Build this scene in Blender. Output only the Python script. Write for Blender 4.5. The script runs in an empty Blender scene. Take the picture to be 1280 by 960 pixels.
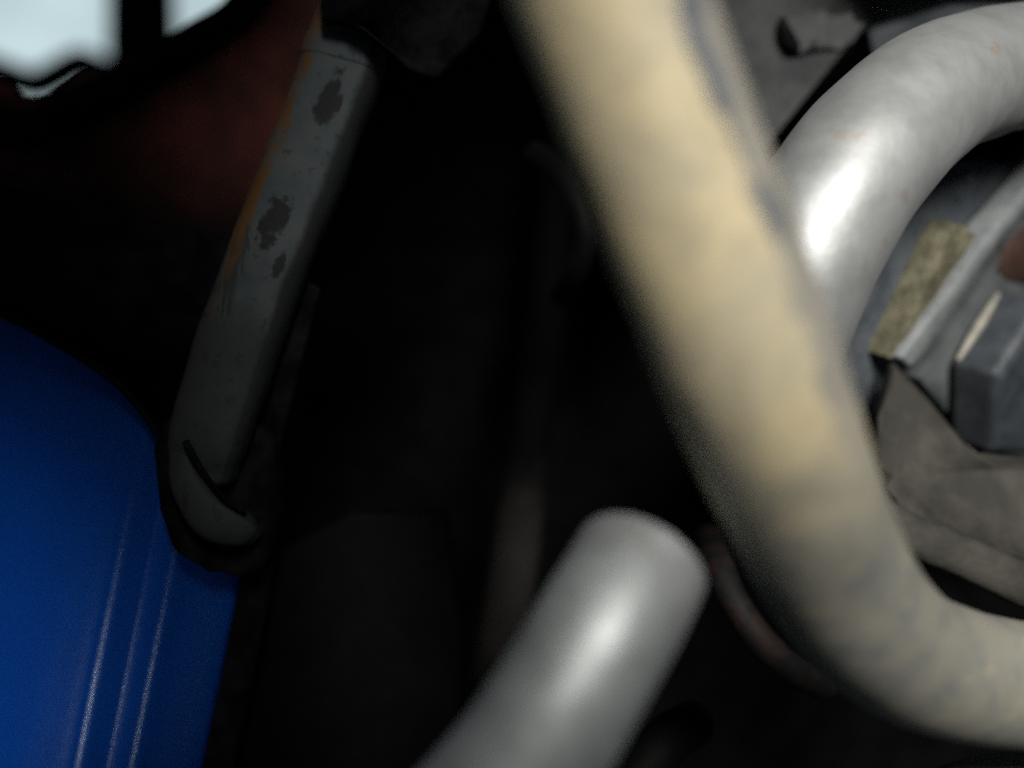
import bpy, bmesh, math, random
from mathutils import Vector, Matrix, noise

random.seed(7)
S = bpy.context.scene
COL = S.collection

# ------------------------------------------------------------------ camera
CAM = Vector((0.0, 0.0, 0.5))
LENS, SENSOR = 35.0, 36.0
FPX = 1280 * LENS / SENSOR
cd = bpy.data.cameras.new('camera')
cd.lens = LENS; cd.sensor_width = SENSOR
cd.clip_start = 0.01; cd.clip_end = 50
cd.dof.use_dof = True
cd.dof.focus_distance = 0.335
cd.dof.aperture_fstop = 2.7
cam = bpy.data.objects.new('camera', cd)
COL.objects.link(cam)
cam.location = CAM
cam.rotation_euler = (math.radians(90), 0, 0)
S.camera = cam

# ------------------------------------------------------------------ world
w = bpy.data.worlds.new('World'); S.world = w; w.use_nodes = True
w.node_tree.nodes['Background'].inputs[0].default_value = (0.75, 0.92, 1.0, 1)
w.node_tree.nodes['Background'].inputs[1].default_value = 0.022

# ------------------------------------------------------------------ lamps
def aim(o, target):
    d = Vector(target) - o.location
    o.rotation_euler = d.to_track_quat('-Z', 'Y').to_euler()

ld = bpy.data.lights.new('work_lamp', 'SPOT')
ld.energy = 55; ld.color = (1.0, 0.965, 0.90)
ld.spot_size = math.radians(34); ld.spot_blend = 0.9
ld.shadow_soft_size = 0.15
lo = bpy.data.objects.new('work_lamp', ld); COL.objects.link(lo)
lo.location = (0.20, -0.40, 0.87); aim(lo, (0.185, 0.30, 0.55))

ld2 = bpy.data.lights.new('side_daylight', 'SPOT')
ld2.energy = 2.4; ld2.color = (0.80, 0.93, 1.0)
ld2.spot_size = math.radians(38); ld2.spot_blend = 1.0
ld2.shadow_soft_size = 0.03
lo2 = bpy.data.objects.new('side_daylight', ld2); COL.objects.link(lo2)
lo2.location = (-0.30, 0.10, 0.285); aim(lo2, (-0.225, 0.385, 0.385))

# ------------------------------------------------------------------ exposure
S.view_settings.view_transform = 'Standard'
S.view_settings.look = 'None'
S.view_settings.exposure = 0.0
S.view_settings.gamma = 1.0
S.view_settings.use_curve_mapping = False
S.render.film_transparent = False
S.cycles.use_denoising = False   # keep the sensor-like grain of a dim hand-held picture

# ------------------------------------------------------------------ helpers
def at(px, py, d):
    """point in the place that lies d metres in front of the camera plane"""
    return Vector(((px - 640) / FPX * d, d, CAM.z - (py - 480) / FPX * d))

def link(name, bm, mat, parent=None, smooth=True):
    bmesh.ops.recalc_face_normals(bm, faces=bm.faces)
    me = bpy.data.meshes.new(name)
    bm.to_mesh(me); bm.free()
    for p in me.polygons: p.use_smooth = smooth
    if mat: me.materials.append(mat)
    o = bpy.data.objects.new(name, me); COL.objects.link(o)
    if parent: o.parent = parent; o.matrix_parent_inverse = parent.matrix_world.inverted()
    return o

def tag(o, label=None, cat=None, group=None, kind=None):
    if label: o['label'] = label
    if cat: o['category'] = cat
    if group: o['group'] = group
    if kind: o['kind'] = kind
    return o

def empty(name, loc, label, cat, group=None):
    o = bpy.data.objects.new(name, None); COL.objects.link(o)
    o.location = loc; o.empty_display_size = 0.01
    bpy.context.view_layer.update()
    return tag(o, label, cat, group)

def catmull(pts, n):
    P = [pts[0] * 2 - pts[1]] + list(pts) + [pts[-1] * 2 - pts[-2]]
    out = []
    for i in range(1, len(P) - 2):
        a, b, c, d = P[i - 1], P[i], P[i + 1], P[i + 2]
        for k in range(n):
            t = k / n
            out.append(0.5 * ((2 * b) + (c - a) * t + (2 * a - 5 * b + 4 * c - d) * t * t + (3 * b - a - 3 * c + d) * t ** 3))
    out.append(P[-2].copy())
    return out

def sweep(pts, rad, n=14, seg=36, power=2.0, flat=1.0, up=None, cap=True, round_cap=0.0, dent=0.0, seed=0):
    """tube along points; power > 2 squares the section, flat squashes its depth. UV: u round, v along (metres)"""
    bm = bmesh.new(); uv = bm.loops.layers.uv.new('UVMap')
    path = catmull(pts, n)
    if isinstance(rad, (int, float)): R = [rad] * len(path)
    else: R = [v.x for v in catmull([Vector((r, 0, 0)) for r in rad], n)]
    T = [((path[min(i + 1, len(path) - 1)] - path[max(i - 1, 0)]).normalized()) for i in range(len(path))]
    ref = up or Vector((0, -1, 0))
    N = (ref - T[0] * ref.dot(T[0])).normalized()
    rings, vs, L = [], [], 0.0
    stations = [(path[i], T[i], R[i]) for i in range(len(path))]
    if round_cap > 0:
        for end in (0, -1):
            p, t, r = stations[end]; sgn = -1 if end == 0 else 1
            extra = []
            for k in range(1, 6):
                a = k / 5 * math.pi / 2 * 0.98
                extra.append((p + t * sgn * round_cap * math.sin(a), t, r - round_cap * (1 - math.cos(a))))
            stations = (extra[::-1] + stations) if end == 0 else (stations + extra)
    prev = None
    for (p, t, r) in stations:
        if prev is not None: L += (p - prev).length
        prev = p
        N = (N - t * N.dot(t)).normalized(); B = t.cross(N)
        ring = []
        for j in range(seg):
            a = 2 * math.pi * j / seg
            c, s = math.cos(a), math.sin(a)
            x = math.copysign(abs(c) ** (2 / power), c); y = math.copysign(abs(s) ** (2 / power), s)
            q = p + (N * (x * flat) + B * y) * r
            if dent: q += (q - p).normalized() * dent * noise.noise(q * 55 + Vector((seed, 0, 0)))
            ring.append(bm.verts.new(q))
        rings.append(ring); vs.append(L)
    for i in range(len(rings) - 1):
        for j in range(seg):
            k = (j + 1) % seg
            f = bm.faces.new((rings[i][j], rings[i][k], rings[i + 1][k], rings[i + 1][j]))
            us = [j / seg, (j + 1) / seg, (j + 1) / seg, j / seg]
            vv = [vs[i], vs[i], vs[i + 1], vs[i + 1]]
            for l, lu, lv in zip(f.loops, us, vv): l[uv].uv = (lu, lv)
    if cap:
        bm.faces.new(rings[0]); bm.faces.new(rings[-1][::-1])
    return bm

def prism(poly, back, bevel=0.0008, seg=2):
    """solid plate: outline of points (each with its own depth) given thickness along 'back'"""
    bm = bmesh.new()
    f0 = [bm.verts.new(p) for p in poly]; f1 = [bm.verts.new(p + back) for p in poly]
    bm.faces.new(f0); bm.faces.new(f1[::-1])
    n = len(poly)
    for i in range(n):
        j = (i + 1) % n
        bm.faces.new((f0[i], f1[i], f1[j], f0[j]))
    if bevel:
        es = [e for e in bm.edges]
        bmesh.ops.bevel(bm, geom=es, offset=bevel, segments=seg, profile=0.5, affect='EDGES')
    return bm

def on_plane(pts, c, n):
    """points seen at (px, py), lying on the plane through c with normal n"""
    out = []
    for px, py in pts:
        ray = at(px, py, 1.0) - CAM
        out.append(CAM + ray * ((c - CAM).dot(n) / ray.dot(n)))
    return out

def poly(pts): return [at(*p) for p in pts]

def hexhead(c, axis, ref, R, h):
    """hexagon bolt head with chamfered top, standing on c along axis; ref = direction of one corner"""
    bm = bmesh.new()
    axis = axis.normalized(); e1 = (ref - axis * ref.dot(axis)).normalized(); e2 = axis.cross(e1)
    def ring(r, z): return [bm.verts.new(c + axis * z + (e1 * math.cos(k * math.pi / 3) + e2 * math.sin(k * math.pi / 3)) * r) for k in range(6)]
    rs = [ring(R, 0), ring(R, h * 0.88), ring(R * 0.9, h)]
    bm.faces.new(rs[0][::-1]); bm.faces.new(rs[-1])
    for a, b in zip(rs, rs[1:]):
        for k in range(6): bm.faces.new((a[k], a[(k + 1) % 6], b[(k + 1) % 6], b[k]))
    bmesh.ops.bevel(bm, geom=list(bm.edges), offset=R * 0.045, segments=2, profile=0.5, affect='EDGES')
    return bm

def disc(c, axis, R, h, seg=40, hole=0.0):
    bm = bmesh.new(); axis = axis.normalized()
    e1 = axis.orthogonal().normalized(); e2 = axis.cross(e1)
    prof = [(hole, 0), (R, 0), (R, h * .7), (R - h * .3, h), (hole, h)]
    rr = [[bm.verts.new(c + axis * z + (e1 * math.cos(2 * math.pi * k / seg) + e2 * math.sin(2 * math.pi * k / seg)) * max(r, 1e-5)) for k in range(seg)] for r, z in prof]
    for i in range(len(prof)):
        a, b = rr[i], rr[(i + 1) % len(prof)]
        for k in range(seg): bm.faces.new((a[k], a[(k + 1) % seg], b[(k + 1) % seg], b[k]))
    return bm

# ------------------------------------------------------------------ materials
class MatB:
    def __init__(s, name):
        s.m = bpy.data.materials.new(name); s.m.use_nodes = True
        s.t = s.m.node_tree; s.p = s.t.nodes['Principled BSDF']
        s.tc = s.t.nodes.new('ShaderNodeTexCoord')
    def n(s, typ, **kw):
        x = s.t.nodes.new(typ)
        for k, v in kw.items(): setattr(x, k, v)
        return x
    def l(s, a, b): s.t.links.new(a, b)
    def noise(s, scale, detail=4, rough=.6, co='Object', stretch=None, dist=0.0):
        x = s.n('ShaderNodeTexNoise'); x.inputs['Scale'].default_value = scale
        x.inputs['Detail'].default_value = detail; x.inputs['Roughness'].default_value = rough
        x.inputs['Distortion'].default_value = dist
        src = s.tc.outputs[co]
        if stretch:
            mp = s.n('ShaderNodeMapping'); mp.inputs['Scale'].default_value = stretch
            s.l(src, mp.inputs[0]); src = mp.outputs[0]
        s.l(src, x.inputs['Vector']); return x.outputs['Fac']
    def ramp(s, fac, a, b, smooth=True):
        x = s.n('ShaderNodeMapRange'); x.inputs[1].default_value = a; x.inputs[2].default_value = b
        x.interpolation_type = 'SMOOTHSTEP' if smooth else 'LINEAR'
        s.l(fac, x.inputs[0]); return x.outputs[0]
    def mix(s, fac, a, b):
        x = s.n('ShaderNodeMix', data_type='RGBA')
        for v, i in ((fac, 0), (a, 6), (b, 7)):
            if isinstance(v, (int, float)): x.inputs[i].default_value = v
            elif isinstance(v, tuple): x.inputs[i].default_value = (*v, 1)
            else: s.l(v, x.inputs[i])
        return x.outputs[2]
    def math(s, op, a, b=None, c=None):
        x = s.n('ShaderNodeMath', operation=op)
        for i, v in enumerate((a, b, c)):
            if v is None: continue
            if isinstance(v, (int, float)): x.inputs[i].default_value = v
            else: s.l(v, x.inputs[i])
        return x.outputs[0]
    def spot(s, u, v, u0, v0, ru, rv, scale=120):
        """one ragged chip in the paint, centred on (u0, v0)"""
        a = s.math('DIVIDE', s.math('SUBTRACT', u, u0), ru); b = s.math('DIVIDE', s.math('SUBTRACT', v, v0), rv)
        d = s.math('SQRT', s.math('ADD', s.math('MULTIPLY', a, a), s.math('MULTIPLY', b, b)))
        d = s.math('ADD', d, s.math('MULTIPLY', s.math('SUBTRACT', s.noise(scale, 4, .65), .5), 2.6))
        return s.ramp(d, 1.1, .8)
    def bump(s, h, dist=.0005, strength=.5):
        b = s.n('ShaderNodeBump'); b.inputs['Strength'].default_value = strength
        b.inputs['Distance'].default_value = dist
        s.l(h, b.inputs['Height']); s.l(b.outputs[0], s.p.inputs['Normal'])
    def set(s, col=None, rough=None, metal=None, spec=None):
        for v, i in ((col, 'Base Color'), (rough, 'Roughness'), (metal, 'Metallic'), (spec, 'Specular IOR Level')):
            if v is None: continue
            if isinstance(v, (int, float)): s.p.inputs[i].default_value = v
            elif isinstance(v, tuple): s.p.inputs[i].default_value = (*v, 1)
            else: s.l(v, s.p.inputs[i])

def simple(name, a, b, scale=60, rough=.6, metal=0, bumpd=.0004, spec=.5, lo=.35, hi=.65):
    M = MatB(name); f = M.ramp(M.noise(scale, 5), lo, hi)
    M.set(M.mix(f, a, b), rough, metal, spec)
    M.bump(M.noise(scale * 4, 4), bumpd, .5)
    return M.m

def mat_cream():
    M = MatB('flaking_cream_paint')
    uv = M.n('ShaderNodeSeparateXYZ'); M.l(M.tc.outputs['UV'], uv.inputs[0])
    u, v = M.math('SUBTRACT', 1.0, uv.outputs[0]), uv.outputs[1]
    wob = M.math('MULTIPLY', M.math('SUBTRACT', M.noise(85, 3, .55), .5), .11)
    uu = M.math('ADD', u, wob)
    # a ragged line along the pipe where the cream coat stops and grey primer is left
    line = M.math('MULTIPLY', M.ramp(uu, PAINT_U0, PAINT_U0 + .018), M.ramp(uu, PAINT_U1, PAINT_U1 - .03))
    primer = M.mix(M.noise(60), (.36, .34, .30), (.44, .42, .36))
    chip = M.mix(M.noise(120), (.13, .145, .17), (.18, .195, .22))
    blotch = M.spot(u, v, .082, .062, .024, .0125, 110)
    for u0, v0, ru, rv in ((.100, .050, .03, .006), (.100, .093, .024, .0065), (.082, .078, .010, .009)):
        blotch = M.math('MAXIMUM', blotch, M.spot(u, v, u0, v0, ru, rv, 120))
    cream = M.mix(M.ramp(M.noise(44, 5, .62), .38, .66), (.80, .68, .43), (.66, .59, .42))
    grey = M.mix(M.ramp(M.noise(60, 5, .65), .40, .64), (.32, .31, .265), (.235, .24, .225))
    dirt = M.math('MULTIPLY', M.ramp(M.noise(115, 6, .68, dist=.3), .46, .66), .42)
    cream = M.mix(dirt, cream, (.40, .375, .30))
    grey = M.mix(M.math('MULTIPLY', M.ramp(M.noise(100, 5, .65), .56, .68), .6), grey, (.46, .42, .30))
    # paint thins out towards the bend
    vv = M.math('ADD', v, M.math('MULTIPLY', M.math('SUBTRACT', M.noise(40, 3), .5), .06))
    thin = M.ramp(vv, .115, .170)
    body = M.mix(thin, cream, grey)
    side = primer
    line = M.math('MULTIPLY', line, M.ramp(vv, .155, .125))
    c = M.mix(blotch, M.mix(line, body, side), chip)
    sp = M.ramp(M.noise(170, 4), .60, .72)
    c = M.mix(M.math('MULTIPLY', sp, .35), c, (.22, .20, .16))
    M.set(c, .55, 0, .4)
    M.bump(M.math('ADD', M.math('MULTIPLY', line, -.6), M.noise(240, 4)), .0005, .35)
    return M.m

def mat_silver(name, base=(.60, .61, .61), rust=.6, extra=0.0, metal=.72, cont=.74):
    M = MatB(name)
    f = M.noise(70, 5)
    c = M.mix(M.ramp(f, .35, .7), base, tuple(x * cont for x in base))
    r = M.math('MULTIPLY', M.ramp(M.noise(48, 4, .6), .60, .70), rust)
    c = M.mix(M.math('MULTIPLY', r, .6), c, (.40, .31, .22))
    rough = M.math('MULTIPLY_ADD', M.noise(90, 4), .10, .42)
    M.set(c, M.math('ADD', rough, extra), metal, .5)
    M.bump(M.noise(320, 3), .0003, .35)
    return M.m

def mat_blue():
    M = MatB('blue_gloss_paint')
    c = M.mix(M.noise(40), (.003, .085, .48), (.004, .11, .56))
    M.set(c, .25, 0, .42)
    M.p.inputs['Coat Weight'].default_value = .05
    h = M.noise(1100, 3, .6)
    M.bump(h, .0006, .24)
    return M.m

def mat_bar():
    M = MatB('chipped_grey_paint')
    uv = M.n('ShaderNodeSeparateXYZ'); M.l(M.tc.outputs['UV'], uv.inputs[0])
    u = uv.outputs[0]
    paint = M.mix(M.ramp(M.noise(60, 5), .3, .7), (.078, .098, .108), (.112, .126, .130))
    st = M.noise(37, 5, .62, dist=.5, stretch=(1.5, 1.5, .6))
    fine = M.noise(210, 4, .7)
    chipm = M.math('MAXIMUM', M.ramp(st, .585, .62), M.math('MULTIPLY', M.ramp(fine, .60, .66), .85))
    uc = M.math('SUBTRACT', M.math('FRACT', M.math('ADD', u, .5)), .5)
    chipm = M.math('MULTIPLY', chipm, .6)
    chipm = M.math('MAXIMUM', chipm, M.spot(uc, uv.outputs[1], -.015, 0.062, .022, .0105, 150))
    chipm = M.math('MAXIMUM', chipm, M.spot(uc, uv.outputs[1], -.045, 0.064, .012, .0035, 170))
    chipm = M.math('MAXIMUM', chipm, M.spot(uc, uv.outputs[1], .000, 0.112, .030, .010, 190))
    chipm = M.math('MAXIMUM', chipm, M.spot(uc, uv.outputs[1], -.055, 0.126, .022, .005, 160))
    c = M.mix(chipm, paint, (.022, .023, .026))
    uu = M.math('ADD', u, M.math('MULTIPLY', M.math('SUBTRACT', M.noise(70, 4), .5), .10))
    rust = M.math('MULTIPLY', M.ramp(uu, RUST_U - .035, RUST_U - .005), M.ramp(uu, RUST_U + .11, RUST_U + .06))
    rc = M.mix(M.noise(80), (.15, .055, .014), (.17, .10, .04))
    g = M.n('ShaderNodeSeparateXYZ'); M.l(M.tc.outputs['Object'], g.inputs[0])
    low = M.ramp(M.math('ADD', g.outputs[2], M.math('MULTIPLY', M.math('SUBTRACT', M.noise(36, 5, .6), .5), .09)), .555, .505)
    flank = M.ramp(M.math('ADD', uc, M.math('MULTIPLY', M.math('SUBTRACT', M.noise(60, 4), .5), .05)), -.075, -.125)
    shade_mix = M.math('MAXIMUM', M.math('MULTIPLY', low, .72), M.math('MULTIPLY', flank, .9))  # shade on the bar's lower end and right flank, mixed into its colour
    c = M.mix(shade_mix, c, (.018, .02, .02))
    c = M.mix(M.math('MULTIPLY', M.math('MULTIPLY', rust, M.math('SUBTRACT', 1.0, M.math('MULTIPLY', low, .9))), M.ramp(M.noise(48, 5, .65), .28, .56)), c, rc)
    M.set(c, .7, 0, .3)
    M.bump(M.math('SUBTRACT', M.noise(180), M.math('MULTIPLY', chipm, .6)), .0008, .5)
    return M.m

PAINT_U0, PAINT_U1 = .064, .30
RUST_U = .088
CREAM = mat_cream()
SILVER = mat_silver('aluminised_exhaust_steel', (.47, .485, .49), .85, .08, .66, .82)
SILVER2 = mat_silver('dull_exhaust_steel', (.63, .665, .68), .4, .05, .58)
BLUE = mat_blue()
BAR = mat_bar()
CAST = simple('grey_cast_iron', (.064, .069, .072), (.100, .104, .104), 55, .75, 0, .0012, .3)
FLANGE = simple('oiled_flange_casting', (.040, .046, .050), (.066, .072, .075), 60, .7, 0, .001, .3)
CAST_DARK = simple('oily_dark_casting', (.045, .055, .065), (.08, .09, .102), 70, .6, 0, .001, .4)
BRKT = simple('dusty_bracket', (.030, .0285, .0245), (.056, .053, .047), 60, .8, 0, .0012, .3)
KHAKI = simple('corroded_gasket', (.075, .07, .047), (.16, .15, .10), 110, .85, 0, .0025, .2)
EDGE = simple('bare_worn_edge', (.15, .165, .175), (.21, .225, .23), 120, .65, .1, .0006)
BOLT = simple('blued_bolt_steel', (.036, .043, .052), (.062, .070, .080), 90, .55, .25, .0007)
WORN = simple('worn_bright_edge', (.19, .185, .155), (.30, .29, .25), 160, .55, .2, .001)
RED = simple('red_paint_dab', (.042, .017, .012), (.05, .028, .021), 120, .7)
BLACK = simple('black_rubber', (.003, .003, .0035), (.012, .012, .013), 80, .75, 0, .0008, .05)
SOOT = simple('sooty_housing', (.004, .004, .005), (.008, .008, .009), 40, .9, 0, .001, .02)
CHAR = simple('charcoal_plastic', (.0026, .0032, .003), (.0042, .005, .0048), 60, .65, 0, .0006, .08)
def mat_hose():
    M = MatB('black_hose_lit_below')
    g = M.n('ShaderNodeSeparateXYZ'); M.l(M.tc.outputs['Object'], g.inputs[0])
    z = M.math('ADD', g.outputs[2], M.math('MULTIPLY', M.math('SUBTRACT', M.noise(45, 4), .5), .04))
    lit_part = M.math('MULTIPLY', M.ramp(z, .470, .385), M.ramp(z, .335, .375))  # light on the hose's lower stretch, painted in as a paler colour
    M.p.inputs['Specular Tint'].default_value = (1, 1, 1, 1); M.set(M.mix(lit_part, (.002, .002, .0023), (.050, .046, .043)), .8, 0, .03)
    M.bump(M.noise(200), .0006, .4)
    return M.m
HOSE_LIT = mat_hose()
RING = simple('rust_spotted_black_ring', (.0035, .0035, .004), (.014, .007, .006), 130, .7, 0, .0008, .3, .45, .6)
HOSE = simple('dusty_hose_rubber', (.006, .006, .006), (.012, .011, .010), 70, .8, 0, .0008, .06)
def mat_plate():
    M = MatB('rust_brown_plate')
    f = M.ramp(M.noise(30, 5, .65), .35, .68)
    c = M.mix(f, (.46, .135, .10), (.20, .085, .07))
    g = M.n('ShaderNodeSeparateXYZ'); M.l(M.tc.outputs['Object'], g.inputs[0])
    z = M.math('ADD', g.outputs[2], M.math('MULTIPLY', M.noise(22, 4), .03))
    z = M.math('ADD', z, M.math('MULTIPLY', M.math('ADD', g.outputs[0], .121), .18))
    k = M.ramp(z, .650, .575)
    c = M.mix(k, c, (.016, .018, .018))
    M.set(c, .8, 0, .2); M.bump(M.noise(150, 5), .0012, .6)
    return M.m
PLATE = mat_plate()
def mat_sky():
    m = bpy.data.materials.new('hazy_daylight_sky'); m.use_nodes = True
    t = m.node_tree; t.nodes.remove(t.nodes['Principled BSDF'])
    e = t.nodes.new('ShaderNodeEmission'); tc = t.nodes.new('ShaderNodeTexCoord')
    nz = t.nodes.new('ShaderNodeTexNoise'); nz.inputs['Scale'].default_value = 3.1
    mx = t.nodes.new('ShaderNodeMix'); mx.data_type = 'RGBA'
    mx.inputs[6].default_value = (.32, .42, .45, 1); mx.inputs[7].default_value = (.70, .87, .91, 1)
    t.links.new(tc.outputs['Object'], nz.inputs['Vector']); t.links.new(nz.outputs['Fac'], mx.inputs[0])
    t.links.new(mx.outputs[2], e.inputs['Color']); e.inputs['Strength'].default_value = 1.0
    t.links.new(e.outputs[0], t.nodes['Material Output'].inputs['Surface'])
    return m
SKY = mat_sky()

# ------------------------------------------------------------------ setting
bm = bmesh.new()
nx, R0 = 16, 4.0
cols = []
for i in range(nx + 1):
    a = math.radians(-44 + 36 * i / nx)
    cols.append([bm.verts.new((R0 * math.sin(a), R0 * math.cos(a), z)) for z in (.9, 1.4, 1.9, 2.4)])
for a, b in zip(cols, cols[1:]):
    for k in range(3): bm.faces.new((a[k], a[k + 1], b[k + 1], b[k]))
tag(link('sky', bm, SKY), kind='structure')

# dark inside wall of the machine behind everything, open at the upper left where daylight comes in
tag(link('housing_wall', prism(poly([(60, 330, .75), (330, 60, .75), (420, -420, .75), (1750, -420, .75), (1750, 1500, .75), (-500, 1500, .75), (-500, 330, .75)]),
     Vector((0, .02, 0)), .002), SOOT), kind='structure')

# ------------------------------------------------------------------ left side
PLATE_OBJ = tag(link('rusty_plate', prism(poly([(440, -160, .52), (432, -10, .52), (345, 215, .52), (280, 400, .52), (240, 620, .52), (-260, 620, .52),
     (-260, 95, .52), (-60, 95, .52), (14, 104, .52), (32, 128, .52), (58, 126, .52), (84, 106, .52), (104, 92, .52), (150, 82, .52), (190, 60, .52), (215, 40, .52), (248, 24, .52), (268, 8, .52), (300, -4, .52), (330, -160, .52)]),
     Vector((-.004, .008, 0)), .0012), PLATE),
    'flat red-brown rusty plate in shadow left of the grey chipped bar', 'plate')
link('edge_trim', sweep([at(-200, 132, .512), at(-60, 136, .512), at(30, 158, .512), at(92, 130, .512), at(190, 86, .512), at(246, 48, .512), at(296, 16, .512), at(345, -60, .512)], .0085, 10, 18), BLACK, PLATE_OBJ)
root = empty('rubber_flap', at(100, 400, .36), 'black rubber flap with a thin rolled lip overlapping the top of the blue panel', 'flap')
link('sheet', prism(poly([(-300, 225, .365), (-20, 376, .365), (60, 418, .366), (150, 478, .368), (200, 548, .370), (262, 566, .378), (345, 575, .379), (400, 360, .379), (260, 290, .377), (-300, 160, .37)]), Vector((0, .004, 0)), .001), BLACK, root)
link('lip', sweep([at(-300, 228, .364), at(-20, 380, .364), at(60, 422, .365), at(150, 482, .367), at(206, 552, .369)], .0016, 10, 14), CHAR, root)
tag(link('black_cable', sweep([at(-160, 62, 1.8), at(-60, 74, 1.8), at(0, 92, 1.8), at(42, 106, 1.8), at(72, 94, 1.8), at(100, 80, 1.8), at(130, 90, 1.8), at(175, 92, 1.8), at(230, 70, 1.8), at(300, 40, 1.8)], .028, 12, 20), BLACK),
    'wavy black cable across the bright daylight gap above the rusty plate', 'cable')
tag(link('black_post', prism(poly([(134, -160, 2.0), (200, -160, 2.0), (204, 20, 2.0), (206, 140, 2.0), (140, 140, 2.0), (134, 60, 2.0)]), Vector((0, .08, 0)), .002), BLACK),
    'upright black post splitting the bright daylight gap in two', 'post')

# blue panel: profile swept down the panel
root = empty('blue_panel', at(150, 900, .37), 'glossy blue painted panel with two raised ridges below the grey bar', 'panel')
bm = bmesh.new()
prof = [(-420, -36), (-260, -19.5), (-170, -10.2), (-110, -4.6), (-88, -2.6), (-66, -.8), (-42, .9), (-26, 2.0), (-10, 3.0), (-3, 3.9), (4, 4.1), (12, 3.6), (24, 2.3), (34, 1.3), (38, 1.25), (48, 2.0), (58, 3.2), (66, 4.2), (73, 4.3), (80, 3.7), (96, 1.8), (120, .6), (142, -.2), (150, -1.5), (153, -5), (153, -12)]
pp = catmull([Vector((s, h, 0)) for s, h in prof], 4)
rows = []
for i in range(15):
    y = 360 + i * 60
    d = .384
    rows.append([bm.verts.new(at(147 - (y - 720) * .2 + q.x, y, d) + Vector((0, -q.y * .001, 0))) for q in pp])
for a, b in zip(rows, rows[1:]):
    for k in range(len(pp) - 1): bm.faces.new((a[k], a[k + 1], b[k + 1], b[k]))
g = bmesh.ops.solidify(bm, geom=list(bm.faces), thickness=.0025)
link('shell', bm, BLUE, root)
link('edge_seal', sweep([at(322, 700, .392), at(312, 760, .392), at(296, 840, .392), at(278, 920, .392), at(262, 1000, .392), at(240, 1100, .392)], .0068, 8, 16), BLACK, root)

# chipped grey bar
root = empty('grey_bar', at(262, 580, .36), 'grey square steel bar with chipped paint and a rusty left edge', 'bar')
ax = Vector((1, -.55, .35)).normalized()
BN = (at(450, 40, .375) - at(265, 560, .352)).normalized()
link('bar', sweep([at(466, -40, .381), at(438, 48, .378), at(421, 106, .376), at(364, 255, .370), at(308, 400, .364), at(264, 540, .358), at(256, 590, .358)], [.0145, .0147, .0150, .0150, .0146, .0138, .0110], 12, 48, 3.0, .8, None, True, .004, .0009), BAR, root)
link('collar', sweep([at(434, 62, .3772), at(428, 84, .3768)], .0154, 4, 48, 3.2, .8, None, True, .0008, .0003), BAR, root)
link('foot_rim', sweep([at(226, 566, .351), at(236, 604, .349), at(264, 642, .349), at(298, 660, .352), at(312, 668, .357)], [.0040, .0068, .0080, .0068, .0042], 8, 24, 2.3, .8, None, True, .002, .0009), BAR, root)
link('foot_groove', sweep([at(232, 552, .345), at(250, 584, .342), at(276, 618, .342), at(306, 640, .346)], .0011, 8, 12, dent=.001), BLACK, root)  # thin black strip standing in for the dark groove above the foot
tag(link('rubber_mount', prism(poly([(188, 560, .362), (205, 520, .362), (250, 500, .366), (340, 540, .370), (345, 650, .368), (330, 712, .366), (300, 728, .362), (262, 712, .358), (215, 695, .356), (196, 640, .358)]), Vector((0, .018, .002)), .004, 3), BLACK),
    'black rubber mount under the foot of the grey chipped bar', 'mount')
tag(link('top_bracket', prism(poly([(396, -100, .356), (640, -100, .36), (600, 40, .36), (545, 98, .358), (510, 88, .355), (488, 62, .352), (458, 34, .352), (432, 20, .353), (402, 26, .354)]), Vector((0, .008, 0)), .0015), BLACK),
    'black bracket over the top end of the grey bar', 'bracket')

tag(link('charcoal_cover', prism(poly([(345, 690, .43), (440, 640, .43), (560, 640, .45), (575, 800, .45), (560, 1150, .44), (250, 1150, .43), (300, 960, .43), (325, 800, .43)]), Vector((0, .012, 0)), .003), CHAR),
    'dark charcoal cover panel right of the blue panel', 'cover')

# ------------------------------------------------------------------ dark middle
tag(link('hanging_hose', sweep([at(730, -60, .60), at(708, 120, .58), at(692, 300, .56), at(670, 480, .54), at(655, 600, .52), at(643, 700, .51), at(626, 800, .51), at(600, 920, .53)], [.012, .012, .012, .0118, .0122, .0128, .0122, .0110], 12, 28), HOSE_LIT),
    'black hose with its lit lower part painted grey-brown, hanging in the dark left of the cut silver pipe', 'hose')
tag(link('black_hose_loop', sweep([at(668, 190, .44), at(700, 215, .425), at(722, 255, .415), at(732, 300, .415), at(720, 340, .425), at(700, 370, .45)], .0052, 10, 20), CHAR),
    'thin dark hose loop just left of the cream pipe', 'hose')
tag(link('dark_clamp_ring', sweep([at(884, 668, .42), at(898, 706, .40), at(918, 752, .388), at(950, 800, .384), at(990, 836, .39), at(1030, 858, .41)], .0060, 12, 22, dent=.0006), RING),
    'dark curved clamp ring following under the bend of the cream pipe', 'clamp')
tag(link('dark_rod', sweep([at(700, 1100, .36), at(790, 980, .36), at(835, 925, .37), at(865, 905, .40)], .009, 10, 22), CHAR),
    'dim dark rod right of the lower silver pipe at the bottom edge', 'rod')

# ------------------------------------------------------------------ right side: casting
root = empty('engine_casting', at(1150, 300, .43), 'grey cast engine side behind the silver elbow pipe', 'engine')
plate_back = Vector((.004, .03, 0))
link('cast_face', prism(poly([(760, -260, .455), (1700, -260, .455), (1700, -20, .452), (1200, -20, .45), (1100, 10, .45), (1050, 68, .448), (946, 198, .446), (886, 272, .445), (800, 300, .445)]), plate_back, .002), CAST, root)
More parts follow.
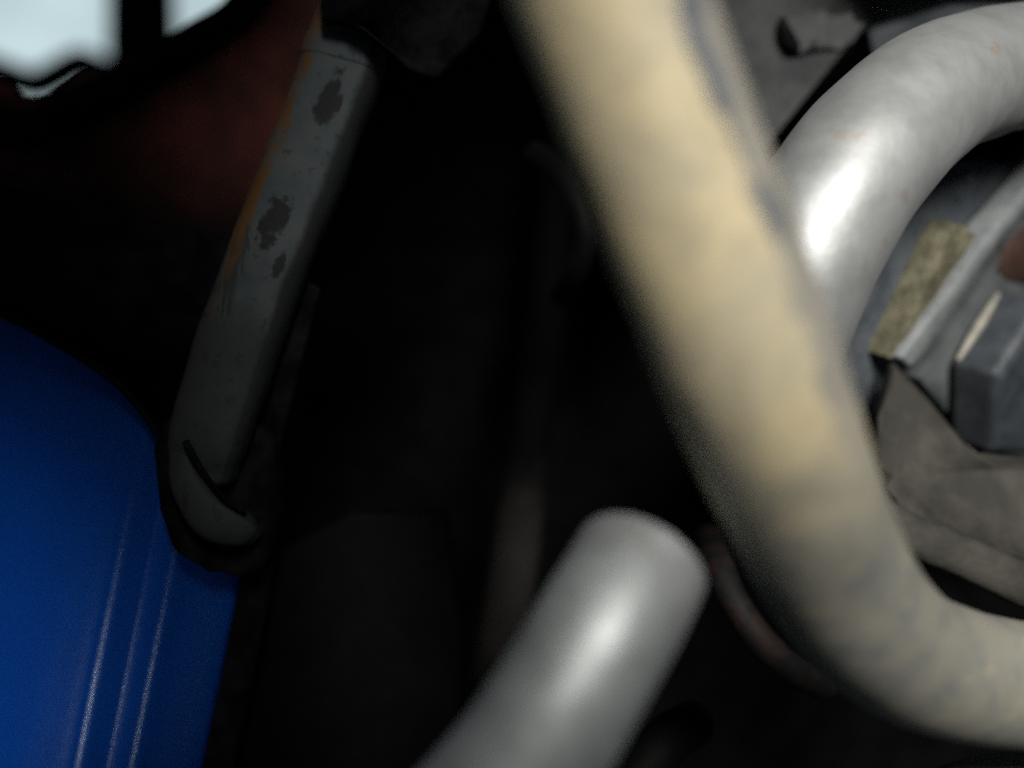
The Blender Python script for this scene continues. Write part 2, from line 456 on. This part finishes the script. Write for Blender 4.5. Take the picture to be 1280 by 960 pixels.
# rough lug with a cast mark
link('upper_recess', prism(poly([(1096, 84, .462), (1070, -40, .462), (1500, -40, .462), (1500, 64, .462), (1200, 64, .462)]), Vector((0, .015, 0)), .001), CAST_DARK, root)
bm = prism(poly([(968, 36, .447), (990, 20, .446), (1030, 14, .445), (1064, 16, .446), (1082, 28, .447), (1068, 52, .447), (1052, 62, .446), (1040, 58, .445), (1016, 58, .4445), (1000, 70, .4445), (986, 62, .445)]), Vector((0, .006, 0)), .0012, 3)
bmesh.ops.triangulate(bm, faces=bm.faces[:]); bmesh.ops.subdivide_edges(bm, edges=bm.edges[:], cuts=2, use_grid_fill=True)
for v in bm.verts: v.co += Vector((1, -.9, 1)) * .0022 * noise.noise(v.co * 170)
link('cast_lug', bm, CAST, root)
link('lug_notch', sweep([at(977, 24, .4455), at(982, 42, .4435), at(990, 56, .4435), at(996, 64, .4465)], [.0018, .0032, .0032, .002], 8, 14), BLACK, root)
B0 = at(1242, 462, .455)
AX = Vector((.60, -.74, -.27)).normalized()
F0 = B0 - AX * .003
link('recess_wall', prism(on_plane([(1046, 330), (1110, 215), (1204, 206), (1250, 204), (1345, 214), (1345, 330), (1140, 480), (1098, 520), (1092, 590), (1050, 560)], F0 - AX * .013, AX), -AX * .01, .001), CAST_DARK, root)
bm = prism(on_plane([(1190, 278), (1212, 284), (1226, 298), (1170, 384), (1124, 446), (1112, 450), (1118, 436)], F0 - AX * .002, AX), -AX * .012, .0018, 2)
bmesh.ops.triangulate(bm, faces=bm.faces[:]); bmesh.ops.subdivide_edges(bm, edges=bm.edges[:], cuts=3, use_grid_fill=True)
for v in bm.verts: v.co += AX * .0016 * noise.noise(v.co * 260) + Vector((1, 0, 1)) * .0009 * noise.noise(v.co * 330)
link('gasket_strip', bm, KHAKI, root)
link('flange_rim', prism(on_plane([(1345, 166), (1345, 190), (1250, 306), (1150, 452), (1138, 460), (1126, 448), (1172, 384), (1228, 302)], F0 + AX * .002, AX), -AX * .012, .0016, 3), EDGE, root)
link('upper_rim', prism(poly([(1262, 208, .446), (1330, 140, .448), (1330, 170, .448), (1240, 292, .442), (1218, 288, .442)]), Vector((.002, .012, 0)), .002, 2), BRKT, root)
link('flange_face', prism(on_plane([(1420, 150), (1420, 640), (1262, 606), (1222, 560), (1148, 474), (1162, 452), (1258, 311), (1345, 203)], F0, AX), -AX * .012, .0012, 2), FLANGE, root)
for i, (px, py, r) in enumerate([(1209, 224, .0026), (1196, 246, .0018)]):
    link('cast_pimple', disc(on_plane([(px, py)], F0 - AX * .0135, AX)[0], AX, r, .0016), CAST_DARK, root)

# hexagon bolt
root = empty('hex_bolt', B0, 'blue-grey hexagon bolt head with a bright worn edge at the right border', 'bolt')
PXM = .455 / FPX
ref = Vector((-.68, -.60, .06))
link('head', hexhead(B0, AX, ref, 108 * PXM, 58 * PXM), BOLT, root, smooth=False)
E = [B0 + (ref.normalized() * math.cos(a) + AX.cross(ref.normalized()) * math.sin(a)) * 108 * PXM + AX * 58 * PXM * .0 for a in (0, math.pi / 3, -math.pi / 3)]
WE = max(E[1:], key=lambda p: p.z)
link('worn_edge', sweep([WE.lerp(E[0], t) + AX * .0006 + Vector((0, -.0004, 0)) for t in (.03, .3, .6, .97)], [.0012, .0022, .0023, .0010], 8, 12, dent=.0006), WORN, root)
rm = on_plane([(1246, 338), (1258, 306), (1280, 284), (1340, 262), (1340, 340), (1292, 356), (1262, 352)], F0 + AX * .0006, AX)
tag(link('red_mark', prism(rm, -AX * .001, .0003, 1), RED), 'dull red paint dab on the casting above the hexagon bolt', 'paint dab')

# bracket with lip
root = empty('corner_bracket', at(1180, 580, 0.3800), 'dusty grey triangular bracket with a folded lip below the hexagon bolt', 'bracket')
link('web', prism(poly([(1118, 458, 0.3971), (1168, 512, 0.3952), (1212, 566, 0.3933), (1236, 592, 0.3914), (1300, 590, 0.3895), (1420, 580, 0.3895), (1420, 730, 0.3847), (1280, 706, 0.3847), (1200, 676, 0.3819), (1130, 652, 0.3819), (1112, 610, 0.3847), (1104, 598, 0.3876), (1112, 582, 0.3895), (1092, 566, 0.3914), (1098, 520, 0.3942)]), Vector((.004, .016, .004)), .003, 3), BRKT, root)
link('lip', sweep([at(1090, 640, 0.3838), at(1140, 668, 0.3781), at(1200, 694, 0.3743), at(1280, 730, 0.3724), at(1400, 770, 0.3724)], [.0075, .0078, .0080, .0085, .009], 10, 24, 2.6, .8, None, True, 0, .0005), BRKT, root)

# ------------------------------------------------------------------ pipes
tag(link('silver_elbow_pipe', sweep([at(938, 510, .330), at(967, 412, .320), at(1013, 302, .316), at(1073, 206, .323), at(1150, 128, .345), at(1228, 93, .372), at(1320, 78, .40), at(1430, 74, .43)], .0236, 16, 64, dent=.0004), SILVER),
    'shiny silver exhaust pipe elbow curving behind the cream pipe to the right', 'pipe')
tag(link('lower_silver_pipe', sweep([at(470, 1160, .222), at(560, 1060, .2215), at(655, 950, .221), at(712, 862, .223), at(758, 782, .228), at(800, 706, .240)], .01635, 18, 64, round_cap=.0022, dent=.0004, seed=5), SILVER2),
    'dull silver pipe rising from the bottom edge and ending square in the dark', 'pipe')
tag(link('grey_under_pipe', sweep([at(1080, 1060, .34), at(1200, 1003, .34), at(1290, 985, .345), at(1400, 975, .35)], .0125, 10, 32), CAST),
    'grey pipe just showing under the cream pipe in the lower right corner', 'pipe')
tag(link('cream_pipe', sweep([at(660, -260, .195), at(720, -110, .198), at(762, 0, .201), at(838, 200, .203), at(914, 400, .208), at(953, 505, .217), at(993, 605, .231), at(1029, 690, .247), at(1075, 765, .262), at(1130, 815, .276), at(1200, 843, .289), at(1290, 858, .302), at(1420, 868, .32)], .0190, 16, 72, dent=.00035, seed=9), CREAM),
    'thick cream painted pipe with flaked grey patches crossing in front and bending right', 'pipe')
